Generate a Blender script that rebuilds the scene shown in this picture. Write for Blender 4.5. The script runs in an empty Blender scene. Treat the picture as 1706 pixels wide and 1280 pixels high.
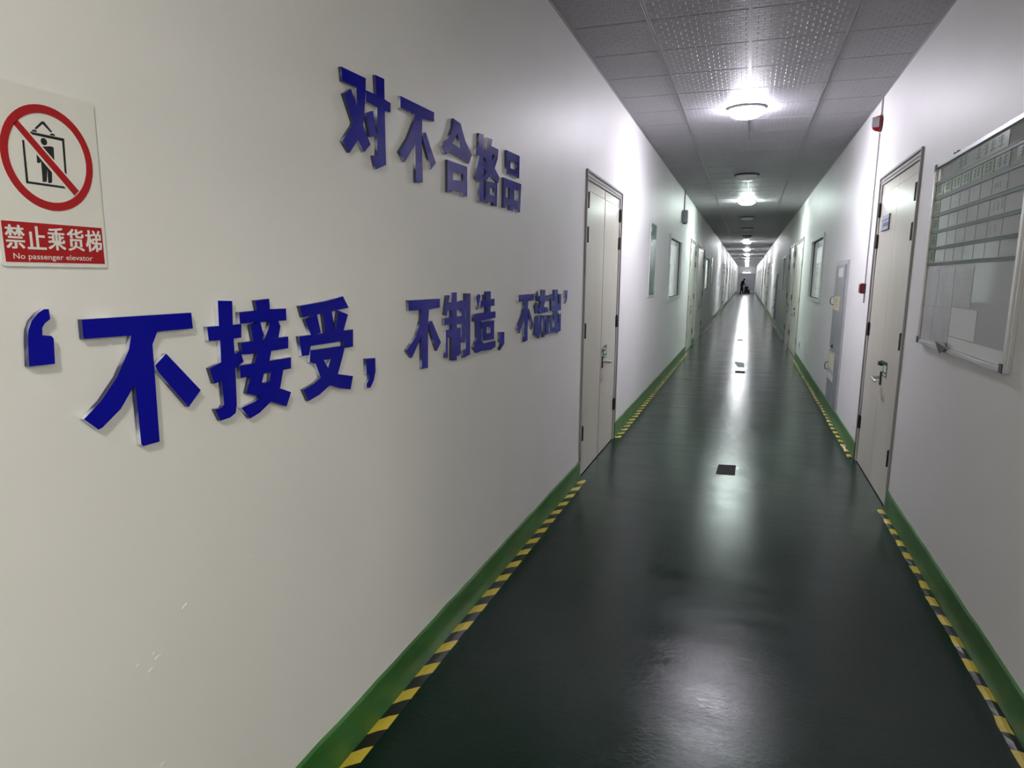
import bpy, bmesh, math, random
from mathutils import Matrix, Vector
from mathutils.geometry import delaunay_2d_cdt

S = bpy.context.scene
COL = S.collection
# ------------------------------------------------------------------ camera, world, exposure
XL, XR, ZC = -1.2131, 1.0529, 3.2885          # left wall, right wall, ceiling underside
Y_BACK, Y_FAR = -4.0, 91.0
YAW, PITCH, ROLL, FOCAL = 0.3386, -0.1619, 0.0097, 1092.74
cam_d = bpy.data.cameras.new('camera'); cam = bpy.data.objects.new('camera', cam_d); COL.objects.link(cam)
cam_d.sensor_width = 36.0; cam_d.lens = FOCAL / 1706 * 36; cam_d.clip_end = 300; cam_d.clip_start = 0.02
fw = Vector((-math.sin(YAW)*math.cos(PITCH), math.cos(YAW)*math.cos(PITCH), math.sin(PITCH)))
rt = Vector((math.cos(YAW), math.sin(YAW), 0)); up = rt.cross(fw)
r2 = rt*math.cos(ROLL) + up*math.sin(ROLL); u2 = up*math.cos(ROLL) - rt*math.sin(ROLL)
M = Matrix((r2, u2, -fw)).transposed().to_4x4(); M.translation = Vector((0, 0, 1.6489))
cam.matrix_world = M
S.camera = cam
S.view_settings.view_transform = 'Standard'; S.view_settings.look = 'None'
S.view_settings.gamma = 1.0; S.view_settings.use_curve_mapping = False
S.view_settings.exposure = 0.12
world = bpy.data.worlds.new('world'); S.world = world; world.use_nodes = True
world.node_tree.nodes['Background'].inputs[0].default_value = (0.01, 0.01, 0.012, 1)
world.node_tree.nodes['Background'].inputs[1].default_value = 0.0
LAMP_ON = 258.0                                # radiance of a lit dome
# (y, lit, tint) of the round ceiling lamps down the corridor
LAMPS = [(-0.95, 0.85, (1.0, .955, .84)), (7.08, .95, (.93, .885, 1.0)), (11.42, 0, None), (15.1, 1.0, (.86, 1.0, .95)), (19.1, 0, None),
         (23.1, 0, None), (27.1, 0, None), (31.3, 1.0, (.93, .97, 1.0))] + [(39.2 + 7.9*k, 1.0, (.94, .97, 1.0)) for k in range(7)]

# ------------------------------------------------------------------ materials
def lin(r, g, b):
    f = lambda c: (c/255/12.92) if c/255 <= .04045 else ((c/255+.055)/1.055)**2.4
    return (f(r), f(g), f(b), 1)
def mat(name, col, rough=.5, metal=0, **kw):
    m = bpy.data.materials.new(name); m.use_nodes = True
    nt = m.node_tree; b = nt.nodes['Principled BSDF']
    b.inputs['Base Color'].default_value = tuple(col[:3]) + (1,)
    b.inputs['Roughness'].default_value = rough; b.inputs['Metallic'].default_value = metal
    for k, v in kw.items():
        b.inputs[k.replace('_', ' ')].default_value = v
    return m
def N(m, t, **kw):
    n = m.node_tree.nodes.new(t)
    for k, v in kw.items():
        if k.startswith('i_'): n.inputs[k[2:].replace('_', ' ')].default_value = v
        else: setattr(n, k, v)
    return n
def LK(m, a, ao, b, bi): m.node_tree.links.new(a.outputs[ao], b.inputs[bi])
def P(m): return m.node_tree.nodes['Principled BSDF']
def math_n(m, op, a, b=None):
    n = N(m, 'ShaderNodeMath', operation=op)
    for i, v in enumerate((a, b)):
        if v is None: continue
        if isinstance(v, (int, float)): n.inputs[i].default_value = v
        else: m.node_tree.links.new(v, n.inputs[i])
    return n.outputs[0]
def vary(m, c1, c2, scale, detail=4, lo=.4, hi=.6, stretch=None):
    """two colours mixed by noise: wear and dirt of the surface, and highlights painted on the letter edges"""
    tc = N(m, 'ShaderNodeTexCoord'); mp = N(m, 'ShaderNodeMapping'); LK(m, tc, 'Object', mp, 'Vector')
    if stretch: mp.inputs['Scale'].default_value = stretch
    n = N(m, 'ShaderNodeTexNoise', i_Scale=scale, i_Detail=detail); LK(m, mp, 0, n, 'Vector')
    r = N(m, 'ShaderNodeValToRGB'); LK(m, n, 0, r, 0)
    e = r.color_ramp.elements; e[0].position = lo; e[0].color = tuple(c1[:3])+(1,); e[1].position = hi; e[1].color = tuple(c2[:3])+(1,)
    LK(m, r, 0, P(m), 'Base Color')
    return n, mp, r
def bump(m, src, out, strength, dist=.002):
    b = N(m, 'ShaderNodeBump', i_Strength=strength, i_Distance=dist); LK(m, src, out, b, 'Height'); LK(m, b, 0, P(m), 'Normal'); return b

MT = {}
m = MT['wall'] = mat('white wall paint', (.78, .77, .745), .5)
n, mp, r = vary(m, (.835, .83, .82), (.865, .86, .85), 1.3, 3, .35, .65)
n2 = N(m, 'ShaderNodeTexNoise', i_Scale=60.0, i_Detail=3.0); LK(m, mp, 0, n2, 'Vector'); bump(m, n2, 0, .06, .002)
m = MT['ceiling'] = mat('embossed ceiling tile', (.47, .46, .49), .5, 0, IOR=1.32)
tc = N(m, 'ShaderNodeTexCoord'); mp = N(m, 'ShaderNodeMapping'); LK(m, tc, 'Object', mp, 'Vector'); mp.inputs['Scale'].default_value = (1, 1, 1)
br = N(m, 'ShaderNodeTexBrick', i_Scale=1.0, i_Mortar_Size=.006, i_Mortar_Smooth=1.0, i_Brick_Width=.075, i_Row_Height=.05)
br.inputs['Color1'].default_value = (1, 1, 1, 1); br.inputs['Color2'].default_value = (.8, .8, .8, 1); br.inputs['Mortar'].default_value = (0, 0, 0, 1)
LK(m, mp, 0, br, 'Vector'); bump(m, br, 'Color', 1.0, .0035)
MT['ceiling_back'] = mat('ceiling void', (.03, .03, .03), .9)
m = MT['floor'] = mat('dark green epoxy floor', (.005, .017, .011), .2, 0, IOR=1.26)
n, mp, r = vary(m, (.003, .0135, .008), (.006, .022, .014), 1.1, 6, .3, .7)
mp2 = N(m, 'ShaderNodeMapping'); LK(m, N(m, 'ShaderNodeTexCoord'), 'Object', mp2, 'Vector'); mp2.inputs['Scale'].default_value = (.55, 2.2, 1)
n2 = N(m, 'ShaderNodeTexNoise', i_Scale=3.0, i_Detail=8.0, i_Roughness=.62); LK(m, mp2, 0, n2, 'Vector')
rr = N(m, 'ShaderNodeMapRange', i_From_Min=.3, i_From_Max=.75, i_To_Min=.15, i_To_Max=.27); LK(m, n2, 0, rr, 0); LK(m, rr, 0, P(m), 'Roughness')
tcj = N(m, 'ShaderNodeTexCoord'); sxj = N(m, 'ShaderNodeSeparateXYZ'); LK(m, tcj, 'Object', sxj, 0)          # thin joints across the floor
nj = N(m, 'ShaderNodeTexNoise', i_Scale=1.5, i_Detail=4.0); LK(m, tcj, 'Object', nj, 'Vector')
tj = math_n(m, 'ADD', sxj.outputs['Y'], math_n(m, 'MULTIPLY', nj.outputs[0], .10))
tj = math_n(m, 'FRACT', math_n(m, 'DIVIDE', math_n(m, 'ADD', tj, -5.755 + 30.5), 3.05))
tj = math_n(m, 'LESS_THAN', tj, .0022)
mxj = N(m, 'ShaderNodeMix', data_type='RGBA'); mxj.inputs['B'].default_value = (.002, .003, .003, 1)
m.node_tree.links.new(tj, mxj.inputs['Factor']); LK(m, r, 0, mxj, 'A'); m.node_tree.links.new(mxj.outputs['Result'], P(m).inputs['Base Color'])
LK(m, tcj, 'Object', mp, 'Vector')
n3 = N(m, 'ShaderNodeTexNoise', i_Scale=48.0, i_Detail=7.0, i_Roughness=.66, i_Distortion=1.2); LK(m, mp, 0, n3, 'Vector'); b1 = bump(m, n3, 0, .22, .003)
n4 = N(m, 'ShaderNodeTexNoise', i_Scale=3.2, i_Detail=5.0, i_Roughness=.6); LK(m, mp2, 0, n4, 'Vector'); b2 = bump(m, n4, 0, .12, .006); LK(m, b1, 0, b2, 'Normal')
m = MT['skirting'] = mat('green skirting paint', lin(62, 122, 58), .38)
n, mp, r = vary(m, lin(42, 96, 39), lin(66, 122, 60), 2.5, 5, .35, .65, (1, 1, 3))
n2 = N(m, 'ShaderNodeTexNoise', i_Scale=14.0); LK(m, mp, 0, n2, 'Vector'); bump(m, n2, 0, .15, .004)
m = MT['door'] = mat('pale grey enamelled steel', lin(206, 203, 190), .3)
vary(m, lin(198, 194, 180), lin(211, 208, 197), 1.6, 5, .35, .65, (1, 1, .4))
MT['door_frame'] = mat('grey steel door frame', lin(172, 171, 168), .35)
MT['hinge'] = mat('dark bronze hinge', (.10, .095, .085), .32, .9)
MT['steel'] = mat('brushed steel', (.55, .55, .55), .28, 1.0)
MT['dark'] = mat('dark gap', (.02, .02, .02), .7)
MT['alu'] = mat('aluminium profile', (.72, .72, .73), .3, .9)
MT['white_metal'] = mat('white painted metal', (.74, .74, .74), .35)
MT['sill'] = mat('white window frame', (.76, .77, .77), .35)
MT['blind'] = mat('glowing white roller blind', (.80, .82, .81), .6); P(MT['blind']).inputs['Emission Color'].default_value = (.88, 1, .95, 1); P(MT['blind']).inputs['Emission Strength'].default_value = .75  # blind given its own glow in place of lit rooms behind
m = MT['glass'] = mat('window glass', (.95, 1, .98), .02); P(m).inputs['Transmission Weight'].default_value = 1; P(m).inputs['IOR'].default_value = 1.45
MT['lamp_base'] = mat('lamp base ring', (.5, .5, .5), .3, .5)
MT['lamp_ring_dark'] = mat('dark lamp ring', (.07, .07, .075), .4, .3)
MT['dome_off'] = mat('white glass dome unlit', (.78, .80, .79), .18)
MT['runner'] = mat('ceiling grid strip', (.42, .42, .43), .35, .5)
MT['blue'] = mat('navy blue letter film', (.004, .005, .34), .13, 0, IOR=1.2); P(m).inputs['Specular Tint'].default_value = (.7, .62, 1, 1)
m = MT['letter_edge'] = mat('acrylic letter edge', (.2, .2, .3), .12)
vary(m, (.035, .04, .10), (.60, .62, .70), 9, 2, .49, .61)  # pale patches paint edge highlights into the colour
MT['sign_white'] = mat('white sign plastic', (.80, .80, .76), .35)
MT['sign_red'] = mat('red sign print', lin(172, 10, 20), .35)
MT['sign_black'] = mat('black sign print', (.012, .012, .014), .4)
MT['green_board'] = mat('green poster', lin(70, 122, 98), .25)
m = MT['poster'] = mat('green poster print', lin(70, 122, 98), .2)
vary(m, lin(52, 104, 82), lin(104, 150, 128), 5, 4, .42, .66)
MT['board'] = mat('glossy white board', (.50, .51, .51), .07)
m = MT['card'] = mat('green card', lin(96, 132, 92), .3)
vary(m, lin(70, 106, 72), lin(100, 126, 82), 6, 3, .4, .6)
MT['ink'] = mat('dark green print', lin(38, 62, 46), .5)
MT['rail'] = mat('grey green board rail', lin(74, 88, 84), .5)
MT['rail_light'] = mat('pale green board rail edge', lin(140, 168, 150), .5)
m = MT['paper'] = mat('printed paper in a sleeve', (.56, .55, .57), .25)
vary(m, (.53, .52, .55), (.58, .575, .59), 8, 3)
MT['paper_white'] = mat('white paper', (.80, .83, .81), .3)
MT['folded'] = mat('dark card', lin(74, 76, 76), .6)
MT['paper_line'] = mat('grey print', (.30, .30, .32), .5)
MT['green_tag'] = mat('green sticker', lin(40, 92, 66), .35)
MT['plate'] = mat('pale blue name plate', lin(150, 150, 180), .3)
MT['plate_dark'] = mat('dark blue plate edge', lin(40, 40, 74), .3)
MT['red'] = mat('red plastic', lin(150, 28, 40), .22)
MT['red_dark'] = mat('dark red plastic', lin(84, 16, 28), .3)
MT['clear'] = mat('clear strobe lens', (.42, .40, .41), .12)
MT['cable'] = mat('grey cable', (.42, .42, .43), .45)
m = MT['cab'] = mat('grey cabinet steel', lin(150, 155, 160), .35, .3)
vary(m, lin(142, 147, 152), lin(160, 164, 168), 3, 4)
MT['cab_frame'] = mat('aluminium cabinet frame', lin(190, 190, 196), .3, .4)
MT['label_yellow'] = mat('yellowish label', lin(212, 208, 166), .5)
MT['patch'] = mat('dark floor plate', (.028, .026, .028), .85, 0, IOR=1.2)
m = MT['patch_worn'] = mat('worn dark floor plate', (.05, .05, .05), .5); vary(m, (.02, .02, .02), (.34, .35, .35), 22, 4, .45, .58)
m = MT['chip'] = mat('bare plaster chip', (.86, .86, .84), .8)
MT['black_cloth'] = mat('black cloth', (.005, .005, .006), .95, 0, IOR=1.1)
MT['skin'] = mat('skin', lin(120, 86, 70), .6)
MT['hair'] = mat('black hair', (.006, .006, .006), .6)
MT['cart'] = mat('black plastic', (.006, .006, .007), .6, 0, IOR=1.2)
MT['rubber'] = mat('rubber', (.008, .008, .008), .9, 0, IOR=1.15)
MT['shutter'] = mat('grey shutter', lin(168, 170, 178), .45)
MT['switch'] = mat('white socket plastic', (.72, .74, .73), .35)
def tape_mat(name, period, c, k, duty, wear):
    m = mat(name, (.5, .4, .05), .2, 0, Coat_Weight=.35, Coat_Roughness=.08)
    tc = N(m, 'ShaderNodeTexCoord'); sx = N(m, 'ShaderNodeSeparateXYZ'); LK(m, tc, 'Object', sx, 0)
    nz = N(m, 'ShaderNodeTexNoise', i_Scale=18.0, i_Detail=3.0); LK(m, tc, 'Object', nz, 'Vector')
    t = math_n(m, 'SUBTRACT', sx.outputs['Y'], math_n(m, 'MULTIPLY', sx.outputs['X'], k))
    t = math_n(m, 'ADD', t, math_n(m, 'MULTIPLY', math_n(m, 'SUBTRACT', nz.outputs[0], .5), .012))
    t = math_n(m, 'FRACT', math_n(m, 'DIVIDE', math_n(m, 'SUBTRACT', t, c - 20*period), period))
    t = math_n(m, 'LESS_THAN', t, duty)
    n2 = N(m, 'ShaderNodeTexNoise', i_Scale=45.0, i_Detail=6.0, i_Roughness=.7); LK(m, tc, 'Object', n2, 'Vector')
    w = N(m, 'ShaderNodeMapRange', i_From_Min=.62, i_From_Max=.72, i_To_Min=0.0, i_To_Max=wear); LK(m, n2, 0, w, 0)
    mx = N(m, 'ShaderNodeMix', data_type='RGBA'); mx.inputs['A'].default_value = (.012, .012, .011, 1); mx.inputs['B'].default_value = lin(206, 184, 62)
    m.node_tree.links.new(t, mx.inputs['Factor'])
    m2 = N(m, 'ShaderNodeMix', data_type='RGBA'); m2.inputs['B'].default_value = (.16, .17, .12, 1)
    m.node_tree.links.new(w.outputs[0], m2.inputs['Factor']); m.node_tree.links.new(mx.outputs['Result'], m2.inputs['A'])
    m.node_tree.links.new(m2.outputs['Result'], P(m).inputs['Base Color'])
    bump(m, n2, 0, .5 if wear > .4 else .25, .004)
    return m
MT['tape_left'] = tape_mat('yellow and black diagonal tape', .1835, 3.237, 1.0, .47, .25)
MT['tape_right'] = tape_mat('worn yellow and black block tape', .2025, 2.88 - .052, -.15, .5, .6)
def emit(name, col, s):
    m = mat(name, (.9, .9, .9), .3); P(m).inputs['Emission Color'].default_value = tuple(col)+(1,); P(m).inputs['Emission Strength'].default_value = s; return m

LOBBY_FILL_M = emit('lobby fill panel', (1.0, .95, .82), 13.5)
def dome_glass(name, col, s):
    """frosted dome, brightest under the bulb and dimmer towards its rim"""
    m = emit(name, col, s); g = N(m, 'ShaderNodeNewGeometry'); sp = N(m, 'ShaderNodeSeparateXYZ'); LK(m, g, 'Normal', sp, 0)
    f = math_n(m, 'ADD', math_n(m, 'MULTIPLY', math_n(m, 'ABSOLUTE', sp.outputs['Z']), .75*s), .25*s)
    m.node_tree.links.new(f, P(m).inputs['Emission Strength']); return m
# ------------------------------------------------------------------ mesh builder
WLOC = {}
def wloc(o): return WLOC.get(o.name, Vector((0, 0, 0))) if o else Vector((0, 0, 0))
class MB:
    def __init__(s): s.v = []; s.f = []; s.m = []; s.cur = 0
    def add(s, vs, fs):
        b = len(s.v); s.v += [tuple(p) for p in vs]; s.f += [tuple(i+b for i in f) for f in fs]; s.m += [s.cur]*len(fs); return s
    def box(s, x0, x1, y0, y1, z0, z1):
        x0, x1 = min(x0, x1), max(x0, x1); y0, y1 = min(y0, y1), max(y0, y1); z0, z1 = min(z0, z1), max(z0, z1)
        vs = [(x, y, z) for x in (x0, x1) for y in (y0, y1) for z in (z0, z1)]
        return s.add(vs, [(0, 1, 3, 2), (4, 6, 7, 5), (0, 4, 5, 1), (2, 3, 7, 6), (0, 2, 6, 4), (1, 5, 7, 3)])
    def wbox(s, side, d0, d1, y0, y1, z0, z1):          # d = distance from the wall face into the corridor
        return s.box(wx(side, d0), wx(side, d1), y0, y1, z0, z1)
    def tube(s, pts, r, seg=8, cap=True):
        pts = [Vector(p) for p in pts]; n = len(pts); rs = r if isinstance(r, (list, tuple)) else [r]*n; vs = []; prev = None
        for i, p in enumerate(pts):
            t = (pts[min(i+1, n-1)] - pts[max(i-1, 0)]).normalized()
            a = (prev - t*prev.dot(t)) if prev else (Vector((0, 0, 1)) if abs(t.z) < .9 else Vector((1, 0, 0)))
            a = (a - t*a.dot(t)).normalized(); prev = a; b = t.cross(a)
            vs += [p + rs[i]*(a*math.cos(2*math.pi*k/seg) + b*math.sin(2*math.pi*k/seg)) for k in range(seg)]
        fs = [(i*seg+k, i*seg+(k+1) % seg, (i+1)*seg+(k+1) % seg, (i+1)*seg+k) for i in range(n-1) for k in range(seg)]
        if cap: fs += [tuple(range(seg-1, -1, -1)), tuple(range((n-1)*seg, n*seg))]
        return s.add(vs, fs)
    def lathe(s, c, prof, seg=32, axis='z', sc=(1, 1)):   # prof = [(radius, height)]
        vs = []
        for r, h in prof:
            for k in range(seg):
                a = 2*math.pi*k/seg; u, w = r*math.cos(a)*sc[0], r*math.sin(a)*sc[1]
                d = {'z': (u, w, h), 'x': (h, u, w), 'y': (u, h, w)}[axis]; vs.append((c[0]+d[0], c[1]+d[1], c[2]+d[2]))
        fs = [(i*seg+k, i*seg+(k+1) % seg, (i+1)*seg+(k+1) % seg, (i+1)*seg+k) for i in range(len(prof)-1) for k in range(seg)]
        fs += [tuple(range(seg)), tuple(range((len(prof)-1)*seg, len(prof)*seg))]
        return s.add(vs, fs)
    def build(s, name, mats, parent=None, smooth=False, bevel=0, seg=2):
        L0 = wloc(parent); me = bpy.data.meshes.new(name)
        me.from_pydata([(x-L0.x, y-L0.y, z-L0.z) for x, y, z in s.v], [], s.f)
        mats = mats if isinstance(mats, (list, tuple)) else [mats]
        for k in mats: me.materials.append(MT[k] if isinstance(k, str) else k)
        me.polygons.foreach_set('material_index', s.m)
        bm = bmesh.new(); bm.from_mesh(me); bmesh.ops.recalc_face_normals(bm, faces=bm.faces); bm.to_mesh(me); bm.free()
        o = bpy.data.objects.new(name, me); COL.objects.link(o)
        if smooth:
            me.shade_smooth()
            md = o.modifiers.new('edge', 'EDGE_SPLIT'); md.split_angle = math.radians(40)
        if parent: o.parent = parent; WLOC[o.name] = L0.copy()
        if bevel:
            b = o.modifiers.new('bevel', 'BEVEL'); b.width = bevel; b.segments = seg; b.limit_method = 'ANGLE'; b.angle_limit = math.radians(40)
        return o
def wx(side, d): return XL + d if side < 0 else XR - d
def thing(name, label, cat, loc, group=None):
    o = bpy.data.objects.new(name, None); COL.objects.link(o); o.location = loc; o.empty_display_size = .05; WLOC[o.name] = Vector(loc)
    tag(o, label, cat, group); return o
def tag(o, label, cat, group=None):
    o['label'] = label; o['category'] = cat
    if group: o['group'] = group
    return o
def struct(o): o['kind'] = 'structure'; return o
def sroot(name, loc):
    o = bpy.data.objects.new(name, None); COL.objects.link(o); o.location = loc; WLOC[o.name] = Vector(loc); return struct(o)
def ccw(p):
    a = sum(p[i][0]*p[(i+1) % len(p)][1] - p[(i+1) % len(p)][0]*p[i][1] for i in range(len(p)))
    return p if a > 0 else p[::-1]
def flat(polys, holes=()):
    """union of outlines minus holes -> (points, triangles)"""
    vs, fs = [], []
    for p in list(polys) + list(holes):
        p = ccw([Vector(q) for q in p]); fs.append(list(range(len(vs), len(vs)+len(p)))); vs += p
    ov, oe, of, a, b, src = delaunay_2d_cdt(vs, [], fs, 1, 1e-6)
    keep = [f for f, sr in zip(of, src) if sr and not any(i >= len(polys) for i in sr)]
    return ov, keep
def raised(mb, side, polys, holes, d0, d1, scale=1e-4):
    """outlines in (y, z) standing on a wall from depth d0 to d1; slot 0 edges, slot 1 front"""
    polys = [[(y*scale, z*scale) for y, z in p] for p in polys]; holes = [[(y*scale, z*scale) for y, z in p] for p in holes]
    pts, tr = flat(polys, holes); e = {}
    for f in tr:
        for i in range(3):
            k = (f[i], f[(i+1) % 3]); e[k] = 1
    mb.cur = 1; mb.add([(wx(side, d1), p.x, p.y) for p in pts], tr)
    mb.cur = 0; x0, x1 = wx(side, d0), wx(side, d1)
    for (a, b) in e:
        if (b, a) in e: continue
        A, B = pts[a], pts[b]; mb.add([(x0, A.x, A.y), (x0, B.x, B.y), (x1, B.x, B.y), (x1, A.x, A.y)], [(0, 1, 2, 3)])
    return mb
def text_mesh(body, size, offset, name):
    cu = bpy.data.curves.new('lettering', 'FONT'); cu.body = body; cu.size = size; cu.offset = offset; cu.resolution_u = 3; cu.extrude = 0
    o = bpy.data.objects.new('lettering', cu); COL.objects.link(o); dg = bpy.context.evaluated_depsgraph_get(); dg.update()
    me = bpy.data.meshes.new_from_object(o.evaluated_get(dg)); bpy.data.objects.remove(o); bpy.data.curves.remove(cu)
    return [v.co.copy() for v in me.vertices], [tuple(p.vertices) for p in me.polygons]
def put_text(mb, side, d, body, y0, y1, z0, z1, offset=0):
    """lettering fitted to the rectangle (y, z) on a wall; reads left to right for someone facing that wall"""
    vs, fs = text_mesh(body, 1.0, offset, body)
    a0, a1 = min(v.x for v in vs), max(v.x for v in vs); b0, b1 = min(v.y for v in vs), max(v.y for v in vs)
    out = []
    for v in vs:
        u = (v.x-a0)/(a1-a0); w = (v.y-b0)/(b1-b0); out.append((wx(side, d), (y0+(y1-y0)*u) if side < 0 else (y1-(y1-y0)*u), z0+(z1-z0)*w))
    return mb.add(out, fs)

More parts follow.
